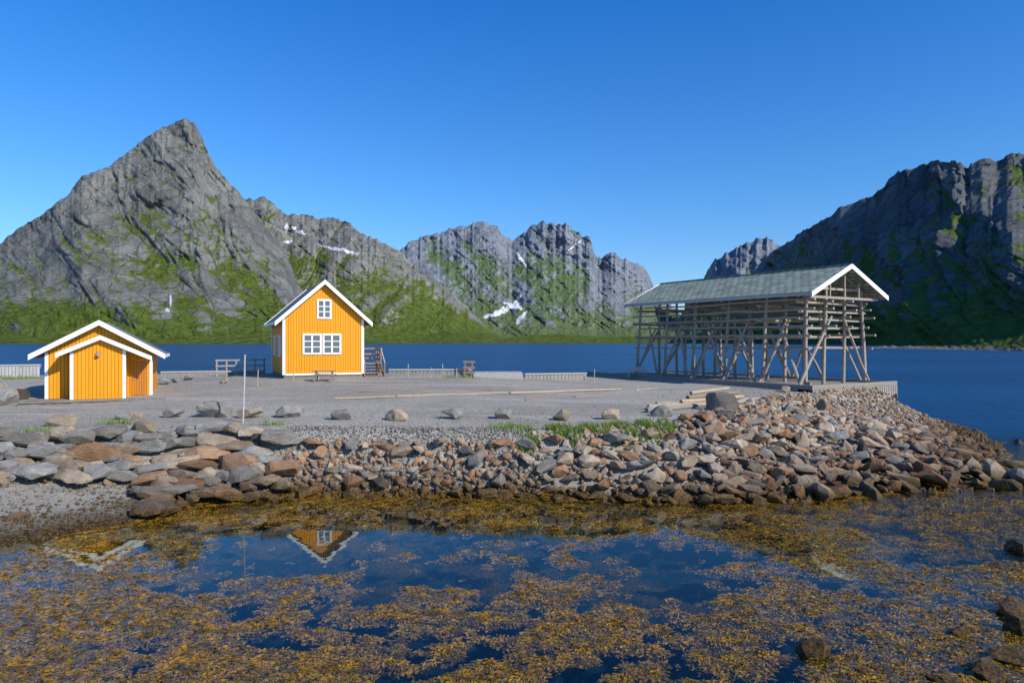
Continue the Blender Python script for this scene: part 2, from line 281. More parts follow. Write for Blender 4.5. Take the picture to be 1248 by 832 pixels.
# ------------------------------------------------------------ mountains
def mountain(name,label,pts,S,R,step,rows,seed,mat,amp=120,scale=260,gbase=.35,gup=0.,snow=(),jag=2.0,diag=.0,gpow=.9,gpatch=(),turn=False,vs=1.5,lows=.42,gk=1.,mk=1.,ck=1.):
    pts=np.array(pts,float); P=np.arange(pts[0,0],pts[-1,0]+step,step); py=np.interp(P,pts[:,0],pts[:,1])
    def sm(A,w):
        k=max(1,int(w/step)); ker=np.hanning(k+2)[1:-1]; ker/=ker.sum(); return np.convolve(np.pad(A,k,'edge'),ker,'same')[k:-k]
    S_=sm(np.interp(P,[q[0] for q in S],[q[1] for q in S]),70) if isinstance(S,list) else np.full(P.shape,float(S))
    R_=sm(np.interp(P,[q[0] for q in R],[q[1] for q in R]),70) if isinstance(R,list) else np.full(P.shape,float(R))
    py=py+jag*((ridged(P/13.+seed,P*0+seed,5)-.45)*-1.8)*np.clip((416-py)/40,0,1)
    T=(416-py)/F; back=8
    v=np.concatenate([np.linspace(0,1,rows),1-np.linspace(.05,.75,back)]); isb=np.concatenate([np.zeros(rows),np.linspace(.05,.75,back)])
    Vv=v[:,None]*np.ones_like(P)[None]; Bb=isb[:,None]*np.ones_like(P)[None]
    Y0=S_[None]+(R_-S_)[None]*np.power(Vv,gpow)+Bb*(R_*.35)[None]; X0=((P-624)/F)[None]*Y0
    mx_=(P-624)/F*(.5*S_+.5*R_); my_=.5*S_+.5*R_
    arc=np.concatenate([[0],np.cumsum(np.hypot(np.diff(mx_),np.diff(my_)))])
    Xg=np.ones_like(v)[:,None]*arc[None]; Zg=Vv*(R_*T)[None]
    wx=Xg/scale+seed*3.1+diag*Zg/scale; wz=Zg/(scale*vs)+seed
    wx2=wx+.35*fbm(wx*.9,wz*1.6+5,3); wz2=wz+.3*fbm(wx*1.3+8,wz*1.3,3)
    big=ridged(wx2*.8,wz2*.7,2)
    mid=ridged(wx2*2.3+9,wz2*1.3+4,5)
    cross=ridged((Xg*.75-Zg)/(scale*.55)+seed,(Zg*.8+Xg*.5)/(scale*.9)+2,5)
    g1=1-np.abs(fbm(wx2*2.6+40,wz2*.7+7,4))*2.2; gul=np.clip(g1,0,1)**5
    g2_=1-np.abs(fbm((Xg*.8+Zg)/120+seed,(Zg-Xg*.6)/330+3,4))*2.2; gul2=np.clip(g2_,0,1)**5
    fine=ridged(Xg/46+seed,Zg/60,5); micro=fbm(Xg/14+seed,Zg/14,3); slab=ridged((Xg+Zg*.6)/190+seed*2,(Zg-Xg*.35)/80,5)
    spur=fbm(wx*.55+3,wz*.5,2)
    env=np.clip(Vv*5,0,1)
    D=-(big-.45)*amp*1.2-spur*amp*1.9-(mid-.45)*amp*.40*mk-(cross-.45)*amp*.34*ck-(fine-.45)*amp*.13-(slab-.45)*amp*.2+gul*amp*.20*gk+gul2*amp*.13*gk+micro*amp*.03
    D=D*env*(1-Bb*.6)
    if turn:
        tx=sm(np.gradient(mx_),90); ty=sm(np.gradient(my_),90)
        L=np.hypot(tx,ty); nx,ny=ty/L,-tx/L
        X=X0-D*nx[None]; Y=Y0-D*ny[None]
    else: X=X0*(Y0+D)/Y0; Y=Y0+D
    PN=624+F*X/Y; Tn=np.interp(PN,P,T)
    Z=-3+(H+3+Y*Tn)*Vv*(1-Bb*.3)
    V=np.stack([X,Y,Z],-1)
    du=np.gradient(V,axis=1); dv=np.gradient(V,axis=0); N=np.cross(du,dv); N/=np.linalg.norm(N,axis=-1,keepdims=True)+1e-9; nz=np.abs(N[...,2])
    PY=416-F*(Z-H)/Y; PX=PN
    low=np.clip((PY-360)/50,0,1)
    G=gbase+lows*low+gup+.7*(nz-.5)+.36*fbm(Xg/130+seed,Zg/100+3,4)-.45*(mid-.45)-.25*(big-.45)+.30*gul+.24*gul2-.30*sstep(.6,1,Vv)*(1-gup)
    for (cx,cy,rx,ry,amt) in gpatch: G+=amt*np.exp(-((PX-cx)/rx)**2-((PY-cy)/ry)**2)
    SN=np.zeros_like(Z)
    for (cx,cy,rx,ry,an) in snow:
        a=math.radians(an); dx=PX-cx; dy=PY-cy+1.2*fbm(PX/7+seed,PY/7,3)*3; q=((dx*math.cos(a)+dy*math.sin(a))/rx)**2+((-dx*math.sin(a)+dy*math.cos(a))/ry)**2
        SN=np.maximum(SN,np.clip(.95-q*.5,0,1))
    o=np_mesh(name,V.reshape(-1,3),grid_quads(*Z.shape),mat,False)
    ca=o.data.color_attributes.new('mask','FLOAT_COLOR','POINT')
    C=np.zeros((Z.size,4),np.float32); C[:,0]=np.clip(G,0,1).ravel(); C[:,1]=SN.ravel(); C[:,3]=1
    ca.data.foreach_set('color',C.ravel())
    return tag(o,label,'mountain',kind='structure')
mm1=m_mount('near_mountain_rock',(.18,.18,.163),(.31,.308,.275),(.055,.09,.008),(.15,.20,.020),.95)
mm2=m_mount('haze_tinted_far_rock',(.18,.20,.235),(.28,.305,.345),(.075,.12,.04),(.135,.185,.06),.85,10.)  # aerial haze painted into the base colours: bluer rock, weaker dark streaks
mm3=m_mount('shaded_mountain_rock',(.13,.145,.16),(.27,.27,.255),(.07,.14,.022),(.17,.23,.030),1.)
mountain('mountain','steep grey pyramid peak with green lower slopes at the left',
 [(-260,350),(-120,320),(-50,318),(0,297),(20,280),(50,262),(85,235),(100,215),(130,205),(150,190),(175,170),(200,155),(215,149),(224,145),(236,149),(243,160),(250,178),(258,195),(270,213),(285,228),(305,250),(330,285),(350,310),(362,345),(385,372),(420,394),(450,404),(470,414)],
 1500,2250,.9,270,1.3,mm1,amp=80,scale=300,gbase=.03,snow=[(208,366,1.4,9,0),(204,378,3,1.8,0)],jag=2.2,diag=.4,gpatch=[(255,230,16,34,.18),(100,240,20,12,.05),(300,330,60,50,.18),(60,384,110,12,.40),(200,260,26,16,.03)],lows=.60,mk=.7,ck=.6)
mountain('mountain','long grey ridge with snow patches and green slopes between the peaks',
 [(250,260),(290,243),(310,243),(322,240),(335,250),(345,260),(370,262),(392,268),(400,265),(425,272),(440,285),(470,297),(490,308),(500,320),(520,335),(545,350),(570,375),(595,400),(612,414)],
 2300,3100,.9,200,4.7,mm1,amp=100,scale=360,gbase=.14,snow=[(413,304,26,2.0,12),(349,277,3,5,0),(351,295,6,1.8,0),(363,281,12,1.8,25)],jag=3.,diag=-.4,gpatch=[(400,320,60,16,.15),(480,350,60,25,.22)],lows=.55,mk=.7)
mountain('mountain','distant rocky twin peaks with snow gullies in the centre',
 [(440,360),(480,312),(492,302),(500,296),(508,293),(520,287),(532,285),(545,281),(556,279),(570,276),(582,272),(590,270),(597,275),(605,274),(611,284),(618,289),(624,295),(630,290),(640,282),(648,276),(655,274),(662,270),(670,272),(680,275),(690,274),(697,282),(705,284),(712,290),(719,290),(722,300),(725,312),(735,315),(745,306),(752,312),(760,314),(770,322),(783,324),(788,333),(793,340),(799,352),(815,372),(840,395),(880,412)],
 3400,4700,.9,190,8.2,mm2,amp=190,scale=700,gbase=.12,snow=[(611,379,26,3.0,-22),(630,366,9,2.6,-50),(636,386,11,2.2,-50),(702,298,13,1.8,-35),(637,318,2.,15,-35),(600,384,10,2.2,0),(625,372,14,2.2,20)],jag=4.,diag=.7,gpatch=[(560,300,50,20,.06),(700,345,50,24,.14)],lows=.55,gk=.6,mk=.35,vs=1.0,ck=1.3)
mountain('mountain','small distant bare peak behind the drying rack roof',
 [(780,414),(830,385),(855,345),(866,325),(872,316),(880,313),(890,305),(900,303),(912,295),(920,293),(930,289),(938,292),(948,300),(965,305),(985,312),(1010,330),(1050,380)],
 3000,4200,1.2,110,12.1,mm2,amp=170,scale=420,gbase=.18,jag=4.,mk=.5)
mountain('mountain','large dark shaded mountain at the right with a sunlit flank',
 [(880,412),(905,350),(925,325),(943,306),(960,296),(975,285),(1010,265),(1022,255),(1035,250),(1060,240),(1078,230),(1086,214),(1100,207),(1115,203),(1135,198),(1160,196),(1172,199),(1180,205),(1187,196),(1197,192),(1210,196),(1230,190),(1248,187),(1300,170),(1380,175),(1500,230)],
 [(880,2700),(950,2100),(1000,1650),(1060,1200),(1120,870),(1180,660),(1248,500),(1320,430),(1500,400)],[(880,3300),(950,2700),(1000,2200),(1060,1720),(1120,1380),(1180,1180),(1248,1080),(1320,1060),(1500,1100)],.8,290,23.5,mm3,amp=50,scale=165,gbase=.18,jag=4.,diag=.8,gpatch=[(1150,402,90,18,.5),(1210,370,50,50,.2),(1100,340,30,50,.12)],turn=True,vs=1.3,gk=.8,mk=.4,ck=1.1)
mountain('hills','low green foreshore below the peaks',
 [(-100,412),(0,408),(80,411),(150,407),(230,410),(300,408),(360,404),(420,402),(470,404),(520,408),(550,403),(590,406),(620,411),(650,408),(690,407),(730,411),(770,410),(800,412),(860,411),(900,413),(960,414)],
 [(-100,1380),(400,1450),(520,1900),(960,1900)],[(-100,1520),(400,1600),(520,2200),(960,2200)],1.2,24,21.,mm1,amp=18,scale=200,gbase=.38,jag=1.2)
xs=np.linspace(1040,1400,360); vs=np.linspace(-1,1,18); PXg,VV=np.meshgrid(xs,vs); Yc=np.interp(PXg,[1040,1248,1400],[600,400,370]); 
Yg=Yc+VV*26; Zg=(1-VV**2)*(1.6+2.4*fbm(PXg/9,VV*2+3,4)+2.2*sstep(1110,1248,PXg))*sstep(1040,1080,PXg)-.3
o=np_mesh('hills',np.stack([(PXg-624)/F*Yg,Yg,Zg],-1).reshape(-1,3),grid_quads(*PXg.shape),mm1); 
ca=o.data.color_attributes.new('mask','FLOAT_COLOR','POINT'); C=np.zeros((PXg.size,4),np.float32); C[:,0]=np.clip(.10+.42*Zg.ravel()/2,0,1); C[:,3]=1; ca.data.foreach_set('color',C.ravel())
tag(o,'low pale rocky spit below the right mountain','ground',kind='structure')
# ------------------------------------------------------------ rocks
def rock_data(seed,flat=.7,npt=13,bev=.05):
    r=random.Random(seed); bm=bmesh.new()
    for i in range(npt):
        a=r.uniform(0,2*math.pi); zz=r.uniform(-1,1); q=math.sqrt(1-zz*zz)*r.uniform(.85,1.1)
        if bev>.035 and seed%2:
            p=[q*math.cos(a),q*math.sin(a),zz]; m=max(abs(c) for c in p); k_=.7; p=[c*(1-k_)+c/m*k_*.9 for c in p]
            bm.verts.new((p[0],p[1]*.8,p[2]*flat))
        else: bm.verts.new((q*math.cos(a)*r.uniform(.9,1.15),q*math.sin(a)*.8,zz*flat))
    res=bmesh.ops.convex_hull(bm,input=bm.verts[:]); 
    junk=[e for e in res['geom_interior'] if isinstance(e,bmesh.types.BMVert)]
    if junk: bmesh.ops.delete(bm,geom=junk,context='VERTS')
    bmesh.ops.dissolve_limit(bm,angle_limit=math.radians(14),verts=bm.verts[:],edges=bm.edges[:])
    if bev: bmesh.ops.bevel(bm,geom=list(bm.edges),offset=bev,segments=2 if bev>.038 else 1,affect='EDGES',profile=.6,clamp_overlap=True)
    if bev>.038:
        bmesh.ops.triangulate(bm,faces=bm.faces[:]); bmesh.ops.subdivide_edges(bm,edges=[e for e in bm.edges if e.calc_length()>.3],cuts=2,use_grid_fill=False)
        bmesh.ops.triangulate(bm,faces=bm.faces[:])
        bm.normal_update()
        for v in bm.verts:
            k=perlin(np.array([v.co.x*2.3+seed]),np.array([v.co.y*2.3+v.co.z*1.7]))[0]+.6*perlin(np.array([v.co.x*6+seed]),np.array([v.co.y*6-v.co.z*5.]))[0]
            v.co+=v.normal*float(k)*.055
    return bm
kinds=['grey','beige','rust','dark']; RM={k:[] for k in kinds}
for i in range(28):
    bm=rock_data(100+i,flat=random.choice([.45,.55,.7]),npt=random.choice([14,17,21]) if i%2 else random.choice([12,15]),bev=.04)
    for k in kinds:
        me=bpy.data.meshes.new('boulder'); bm.to_mesh(me); me.materials.append(M['rock_'+k]); RM[k].append(me)
    bm.free()
def boulder(x,y,r,kind,label,group,z=None,tilt=.35,sink=.25,flat=1.,name='boulder',rz=None,wide=1.,blocky=False):
    o=bpy.data.objects.new(name,random.choice(RM[kind][1::2] if blocky else RM[kind])); COL.objects.link(o)
    zz=lz(x,y) if z is None else z
    o.location=(x,y,zz+r*.6*(1-2*sink)); o.rotation_euler=(random.uniform(-tilt,tilt),random.uniform(-tilt,tilt),random.uniform(0,6.28) if rz is None else rz)
    o.scale=(r*random.uniform(.95,1.35)*wide,r*random.uniform(.8,1.05),r*random.uniform(.8,1.1)*flat); return tag(o,label,'boulder',group)
N=70000; cx=rng.uniform(-19,24,N); cy=rng.uniform(16,38,N); LZ,LT,LW,LC=land(cx,cy); PXc=624+F*cx/cy
ok=(LW>-.25)&(LC<.3)&(np.abs(cx/cy)<.77)&~((PXc>350)&(PXc<640)&(LT>.72))&~((PXc>=640)&(PXc<830)&(LT>.78))&~((PXc<=350)&(LT>.92))
PYc=416+F*(H-LZ)/cy
spit=(PXc<175)&(PYc>592)&(cx<-9); ok&=~(spit&((rng.random(N)<.995)|(PXc>60)))
col_word={'grey':'grey','beige':'pale beige','rust':'rusty brown','dark':'dark'}
cell={}; placed=[]
def try_add(x,y,r,k):
    ix,iy=int(x//1),int(y//1)
    for a in range(ix-2,ix+3):
        for b in range(iy-2,iy+3):
            for (u,v,c) in cell.get((a,b),()):
                if (x-u)**2+(y-v)**2<(k*(r+c))**2: return False
    cell.setdefault((ix,iy),[]).append((x,y,r)); return True
idx=np.nonzero(ok)[0]
for ps in (1.,.72,.50,.38):
    for i in idx[:15000]:
        x,y,tt,px=cx[i],cy[i],LT[i],PXc[i]
        if px<350: r=random.uniform(.38,.70)*(.8 if tt<.2 else 1)
        elif px<640: r=random.uniform(.22,.42)
        elif px<850: r=random.uniform(.24,.46)
        else: r=random.uniform(.27,.48)*(1.4 if random.random()<.10 else 1)
        r*=ps
        if try_add(x,y,r,.57): placed.append((x,y,r))
placed.sort(key=lambda q:-q[2]/q[1]*(1 if q[0]<19 else .6)); extra=placed[300:]; placed=placed[:300]; print('extra',len(extra))
for x,y,r in placed:
    z_,tt,dw,dc=[float(q[0]) for q in land(np.array([x]),np.array([y]))]; px=624+F*x/y
    w=(.50,.36,.09,.05) if px<330 else ((.14,.38,.43,.05) if px<640 else (.20,.44,.30,.06))
    k=random.choices(kinds,w)[0]
    size='large' if r>.5 else ('medium' if r>.34 else 'small')
    where='at the left end of the bank' if px<170 else 'of the bank near the white pole' if px<350 else 'of the bank below the yellow house' if px<520 else 'of the middle of the bank' if px<700 else 'of the bank before the drying rack' if px<950 else 'of the point at the right'
    row='at the waterline' if tt<.25 else 'halfway up the side' if tt<.68 else 'near the top'
    lf=px<350
    boulder(x,y,r,k,f'{size} {col_word[k]} boulder {row} {where}','boulders of the stone bank',z=z_+random.uniform(.03,.12),tilt=.18 if lf else .38,sink=.12 if lf else .16,flat=.8 if lf else 1.,rz=random.uniform(-.5,.5) if lf else None,blocky=lf,wide=1.2 if lf else 1.)
def scatter(name,label,pts,mats,seed,flat=.7,cat='stones',rot=True):
    base=[]
    for i in range(16):
        bm=rock_data(seed+i,flat=.65,npt=14,bev=.036); bmesh.ops.triangulate(bm,faces=bm.faces[:]); bm.verts.ensure_lookup_table(); bm.verts.index_update()
        base.append((np.array([v.co[:] for v in bm.verts]),np.array([[q.index for q in f.verts] for f in bm.faces]))); bm.free()
    VS=[];FS=[];k=0
    for (x,y,z,r) in pts:
        b,f=random.choice(base)
        if r>.26: q=Matrix.Rotation(random.uniform(0,6.28),3,'Z')@Matrix.Rotation(random.uniform(-.4,.4),3,'X')
        else: q=Quaternion((random.gauss(0,1),random.gauss(0,1),random.gauss(0,1),random.gauss(0,1))).normalized().to_matrix()
        s=np.array([r*random.uniform(.8,1.4),r*random.uniform(.7,1),r*random.uniform(.6,1)])
        VS.append((b*s)@np.array(q).T+np.array([x,y,z])); FS.append(f+k); k+=len(b)
    o=np_mesh(name,np.concatenate(VS),np.concatenate(FS),mats,False); return tag(o,label,cat,kind='stuff')
def zone(n,x0,x1,y0,y1,cond,r0,r1,lift=.1):
    x=rng.uniform(x0,x1,n); y=rng.uniform(y0,y1,n); z,t_,w_,c_=land(x,y); m=cond(x,y,t_,w_,c_)&(np.abs(x/y)<.78)
    return [(a,b,c+random.uniform(0,lift),random.uniform(r0,r1)) for a,b,c in zip(x[m],y[m],z[m])]
big=zone(46000,-19,29,16,46,lambda x,y,t,w,c:(w>-.35)&(c<.15)&((x>-9.9)|(y>23.0))&~((x/y>-.33)&(x/y<.02)&(t>.78))&~((x/y<=-.33)&(t>.96)),.07,.19,.06)
pc={}
for (a,b,r) in placed: pc.setdefault((int(a//1),int(b//1)),[]).append((a,b,r))
def clear(p):
    ix,iy=int(p[0]//1),int(p[1]//1)
    for u in (-1,0,1):
        for v in (-1,0,1):
            for (a,b,r) in pc.get((ix+u,iy+v),()):
                if (p[0]-a)**2+(p[1]-b)**2<(.8*r)**2: return False
    return True
big=[p for p in big if clear(p)]
ex=np.array(extra); ez=land(ex[:,0],ex[:,1])[0]
bigx=[(a,b,c+.08,r) for (a,b,r),c in zip(extra,ez)]
big+=bigx
def pick(p):
    px=624+F*p[0]/p[1]; w=(.52,.38,.10) if px<330 else ((.14,.40,.46) if px<640 else (.22,.46,.32))
    return random.choices((0,1,2),w)[0]
third=[[],[],[]]
for p in big: third[pick(p)].append(p)
scatter('rubble','grey rubble stones packed between the boulders of the bank',third[0],M['rock_grey'],500)
scatter('rubble','beige rubble stones packed between the boulders of the bank',third[1],M['rock_beige'],400)
scatter('rubble','rusty rubble stones packed between the boulders of the bank',third[2],M['rock_rust'],300)
scatter('pebbles','loose pebbles scattered over the grey gravel',zone(9000,-28,20,17,44,lambda x,y,t,w,c:((c>0)&(c<7*rng.random(len(c))))|((x<-9)&(w>-.2)&(c<0)),.02,.07,.01)+zone(6000,-9,1,24,27.3,lambda x,y,t,w,c:(c<.6)&(w>0),.03,.09,.01)+zone(2400,-19,-10,17,25,lambda x,y,t,w,c:(w>-.3),.03,.10,.02),M['rock_grey'],600,cat='pebbles')
edge=[(75,519,.48,'beige'),(152,511,.36,'grey'),(166,510,.28,'beige'),(212,508,.40,'grey'),(262,508,.62,'grey'),(305,509,.48,'beige'),(352,508,.54,'grey'),(416,511,.40,'grey'),(483,512,.48,'beige'),(551,510,.50,'grey'),(613,510,.42,'grey'),(685,512,.42,'beige'),(744,511,.42,'beige'),(806,507,.44,'grey'),(880,500,.80,'grey')]
ordn=['leftmost','second','third','fourth','fifth','sixth','seventh','eighth','ninth','tenth','eleventh','twelfth','thirteenth','fourteenth','fifteenth']
for i,(px,py,r,k) in enumerate(edge):
    Y=30.
    for _ in range(8):
        Y=(H-lz(W(px,Y),Y))*F/(py-416)
    boulder(W(px,Y),Y,r,k,f'{col_word[k]} boulder edging the gravel, {ordn[i]} in the row counted from the left','boulders edging the gravel',tilt=.08,sink=.12,rz=random.uniform(-.2,.2),flat=1.1,blocky=True)
for i,(px,py,r,k,lb) in enumerate([(200,466,.38,'grey','grey boulder just right of the small yellow shed'),(214,464,.3,'grey','small grey boulder right of the yellow shed, second from it'),(230,462,.34,'grey','grey boulder between the shed and the wooden railing'),(274,464,.32,'beige','pale boulder at the foot of the wooden railing'),(957,496,.42,'beige','beige boulder at the near corner of the wharf'),(985,497,.4,'grey','grey boulder under the wharf end boards'),(8,493,.75,'grey','large grey boulder at the left edge beside the shed platform'),(22,487,.5,'dark','dark boulder next to the left corner of the shed platform'),(-6,480,.8,'grey','tall grey boulder cut by the left edge of the photo')]):
    Y=38.
    for _ in range(8): Y=(H-lz(W(px,Y),Y))*F/(py-416)
    boulder(W(px,Y),Y,r,k,lb,'boulders on the gravel',tilt=.15,sink=.15)
for (px,py,r,k,lb,z) in [(1243,672,.42,'dark','dark wet rock rising from the water at the right edge',.0),(1236,745,.40,'dark','dark wet rock in the seaweed at the lower right edge',-.05),(1170,770,.24,'dark','small dark rock among seaweed near the lower right corner',-.06),(985,792,.34,'dark','dark rock just breaking the surface at the bottom right',-.12),(690,792,.30,'beige','pale submerged rock in the seaweed at bottom centre',-.22),(1240,800,.5,'dark','large dark wet rock in the bottom right corner',-.05),(1210,822,.34,'dark','dark wet rock at the bottom edge just left of the corner rock',-.05),(1150,830,.3,'dark','low dark rock cut by the bottom edge near the right corner',-.08),(1248,770,.36,'dark','dark rock between the two big wet rocks at the right edge',-.02),(1215,690,.22,'dark','small dark rock left of the upper wet rock at the right edge',-.08),(1060,818,.26,'dark','low dark rock in the seaweed right of bottom centre',-.12),(1225,570,.55,'beige','beige rock standing in water off the point',0.),(1236,590,.4,'grey','grey rock at the very tip of the point',0.),(1215,545,.5,'grey','grey rock in the shallows behind the point',0.),(1240,540,.5,'dark','dark flat rock in the sea right of the point',-.1),(45,655,.3,'grey','grey rock on the gravel spit at the left waterline',.02),(20,640,.35,'beige','pale rock on the gravel spit at the left edge',.1)]:
    Y=H*F/(py-416); boulder(W(px,Y),Y,r,k,lb,'rocks in the water',z=z,tilt=.3,sink=.3)
# ------------------------------------------------------------ grass
def blades(name,label,spots,mat,hmin,hmax):
    V=[];Fc=[]
    for (x,y,z) in spots:
        a=random.uniform(0,6.28); h=random.uniform(hmin,hmax); w=.012; lean=random.uniform(.1,.6)*h; b=random.uniform(0,6.28)
        dx,dy=math.cos(a)*w,math.sin(a)*w; k=len(V); lx,ly=math.cos(b)*lean,math.sin(b)*lean
        V+=[(x-dx,y-dy,z-.02),(x+dx,y+dy,z-.02),(x+dx*.7+lx*.4,y+dy*.7+ly*.4,z+h*.6),(x-dx*.7+lx*.4,y-dy*.7+ly*.4,z+h*.6),(x+lx,y+ly,z+h),(x+lx+.002,y+ly,z+h)]
        Fc+=[(k,k+1,k+2,k+3),(k+3,k+2,k+5,k+4)]
    me=bpy.data.meshes.new(name); me.from_pydata(V,[],Fc); me.materials.append(mat); o=bpy.data.objects.new(name,me); COL.objects.link(o); return tag(o,label,'grass',kind='stuff')
n=60000; x=rng.uniform(.2,6.6,n); y=rng.uniform(25.0,30.,n); z,t_,w_,c_=land(x,y); dens=fbm(x*1.1,y*1.5,4); m=(np.abs(c_+.35)<.55+.6*dens)&(dens>.0)&(rng.random(n)<.6)
sp_=list(zip(x[m],y[m],z[m]))
for (px,Y,rr,nn) in [(50,25.8,.5,120),(140,27.8,.4,150),(335,27.6,.3,80),(560,46.5,.8,200),(12,45,1.5,500),(620,26.6,.5,300)]:
    for _ in range(nn):
        a=W(px,Y)+random.gauss(0,rr); b=Y+random.gauss(0,rr*.4); sp_.append((a,b,lz(a,b)))
blades('grass','green grass tufts growing along the top of the bank',sp_,M['grass'],.08,.32)
# ------------------------------------------------------------ seaweed
n=230000; x=rng.uniform(-12.5,20,n); y=rng.uniform(9.8,24.6,n); zL,t_,w_,c_=land(x,y)
pxv=624+F*x/y; pyv=416+F*H/y
d=fbm(x*.42+3,y*.55+7,5)+.9*fbm(x*1.2,y*1.5+7,4)
bias=.11+.12*sstep(690,790,pyv)+.28*sstep(330,60,pxv)*sstep(625,670,pyv)+.14*sstep(850,1000,pxv)*sstep(640,700,pyv)-.55*np.exp(-((pxv-420)/185)**4-((pyv-668)/36)**4)-.28*np.exp(-((pxv-780)/190)**2-((pyv-680)/40)**2)
bias+= .35*sstep(.7,.1,-w_)
bias-= .08*np.exp(-((pxv-470)/200)**2-((pyv-765)/30)**2)
q_=d+bias
m=(w_<.15)&(np.abs(x/y)<.79)&(q_+rng.normal(0,.02,n)>.04)
xm_,ym_,dd,zb=x[m],y[m],q_[m],zL[m]; K=6; n0=len(xm_)
zc0=np.minimum(-.12+dd*.42,-.012)+rng.normal(-.010,.015,n0)
n=n0*K; xm_=np.repeat(xm_,K); ym_=np.repeat(ym_,K); zb=np.repeat(zb,K); zc=np.repeat(zc0,K)+rng.normal(0,.008,n)
zc=np.minimum(zc,.008); zc=np.maximum(zc,zb+.02)
a=rng.uniform(0,6.28,n); L=rng.uniform(.05,.13,n); w=rng.uniform(.007,.017,n); ca_,sa=np.cos(a),np.sin(a); bx=xm_+ca_*.01; by=ym_+sa*.01; dz_=rng.uniform(-.022,.015,n)
V=np.stack([np.stack([bx,by,zc],1),np.stack([bx+ca_*L*.6-sa*w,by+sa*L*.6+ca_*w,zc+dz_],1),np.stack([bx+ca_*L,by+sa*L,zc+dz_*.5],1),np.stack([bx+ca_*L*.6+sa*w,by+sa*L*.6-ca_*w,zc-dz_*.3],1)],1).reshape(-1,3)
print('weed quads',n); o=np_mesh('seaweed',V,np.arange(4*n).reshape(-1,4),M['weed']); tag(o,'golden brown bladder seaweed floating in the shallow water','seaweed',kind='stuff')
# ------------------------------------------------------------ window helper
def window(parent,x0,x1,z0,z1,y=0.,cols=2,rows=3,axis='x',fr=.12):
    def tr(mb):
        if axis=='y': mb.v=[(vy,vx,vz) for vx,vy,vz in mb.v]
        return mb
    f=MB(); d=.06
    f.box(x0-fr,x0,y-d,y+.01,z0-fr,z1+fr); f.box(x1,x1+fr,y-d,y+.01,z0-fr,z1+fr); f.box(x0,x1,y-d,y+.01,z1,z1+fr); f.box(x0,x1,y-d-.02,y+.01,z0-fr,z0)
    w=tr(f).build('window',M['white'],parent)
    g=MB(); g.box(x0,x1,y-.02,y-.005,z0,z1); tr(g).build('pane',M['glass'],w)
    s=MB(); k=.055
    for i in range(1,cols):
        xx=x0+(x1-x0)*i/cols; s.box(xx-k,xx+k,y-.05,y-.021,z0,z1)
    for j in range(1,rows):
        zz=z0+(z1-z0)*j/rows
        for i in range(cols):
            a=x0+(x1-x0)*i/cols+(k if i else 0); b=x0+(x1-x0)*(i+1)/cols-(k if i<cols-1 else 0)
            s.box(a,b,y-.045,y-.021,zz-.028,zz+.028)
    tr(s).build('muntin',M['white'],w); return w
def slope_roof(x0,xm,x1,zl,zm,zr,y0,y1,th):
    return [MB().prism([(x0,zl),(xm,zm),(xm,zm-th),(x0,zl-th)],y0,y1),MB().prism([(xm,zm),(x1,zr),(x1,zr-th),(xm,zm-th)],y0,y1)]
# ------------------------------------------------------------ house
hz=lz(-13,48)-.03; hth=math.radians(24)
def hp(lx,ly): return (-15.1+math.cos(hth)*lx-math.sin(hth)*ly,45+math.sin(hth)*lx+math.cos(hth)*ly,hz)
h=empty('wooden_house',(-15.1,45,hz),hth,'tall yellow wooden house with white gable boards standing on the gravel','house')
w_,L_=5.3,8.6; hm=w_/2; ez=4.05; pk=6.40; sl=(pk-ez)/hm
MB().box(.06,w_-.06,.06,L_-.06,-.3,.28).build('foundation',M['found'],h)
MB().prism([(0,.25),(w_,.25),(w_,ez),(hm,pk),(0,ez)],0,L_).build('wall',M['yellow'],h)
ov=.5; zt=pk+.16
for r in slope_roof(-ov,hm,w_+ov,zt-sl*(hm+ov),zt,zt-sl*(hm+ov),-.40,L_+.4,.12): r.build('roof',M['roofdark'],h)
for yy in (-.44,L_+.40):
    for sx in (-1,1):
        x1=hm+sx*(hm+ov+.04); z1=zt-sl*(hm+ov+.04)
        MB().prism([(hm,zt+.06),(x1,z1+.06),(x1,z1-.24),(hm,zt-.24)],yy,yy+.04).build('bargeboard',M['white'],h)
for sx in (-1,1):
    x1=hm+sx*(hm+ov); z1=zt-sl*(hm+ov); MB().box(x1-.02+sx*.02,x1+.02+sx*.02,-.40,L_+.4,z1-.17,z1+.0).build('fascia',M['white'],h)
for (cx_,cy_) in ((0,0),(w_,0),(0,L_),(w_,L_)):
    sx=-1 if cx_==0 else 1; sy=-1 if cy_==0 else 1
    MB().box(min(cx_+sx*.03,cx_-sx*.15),max(cx_+sx*.03,cx_-sx*.15),min(cy_+sy*.03,cy_-sy*.15),max(cy_+sy*.03,cy_-sy*.15),.27,ez-.03).build('corner_board',M['white'],h)
MB().box(.16,w_-.16,-.035,.0,.22,.34).build('base_board',M['white'],h)
window(h,hm-.36,hm+.36,4.12,5.2,0,2,3)
window(h,1.36,2.36,1.72,2.88,0,2,3); window(h,2.66,3.66,1.72,2.88,0,2,3)
for yy in (1.6,5.2): window(h,yy,yy+1.1,1.6,2.8,0,2,3,'y')
SM=M['brown']
st=empty('entrance_stairs',hp(w_+.06,1.2),hth,'brown wooden stairs and railing against the right wall of the yellow house','stairs')
MB().box(0,1.5,.0,1.6,.86,.96).build('landing',SM,st)
for (a,b) in ((.05,.05),(1.4,.05),(.05,1.5),(1.4,1.5)): MB().box(a,a+.09,b,b+.09,-.1,.86).build('leg',SM,st)
for (a,b) in ((1.4,.04),(1.4,.78),(1.4,1.5),(.05,1.5)): MB().box(a,a+.08,b,b+.08,.96,2.0).build('railing_post',SM,st)
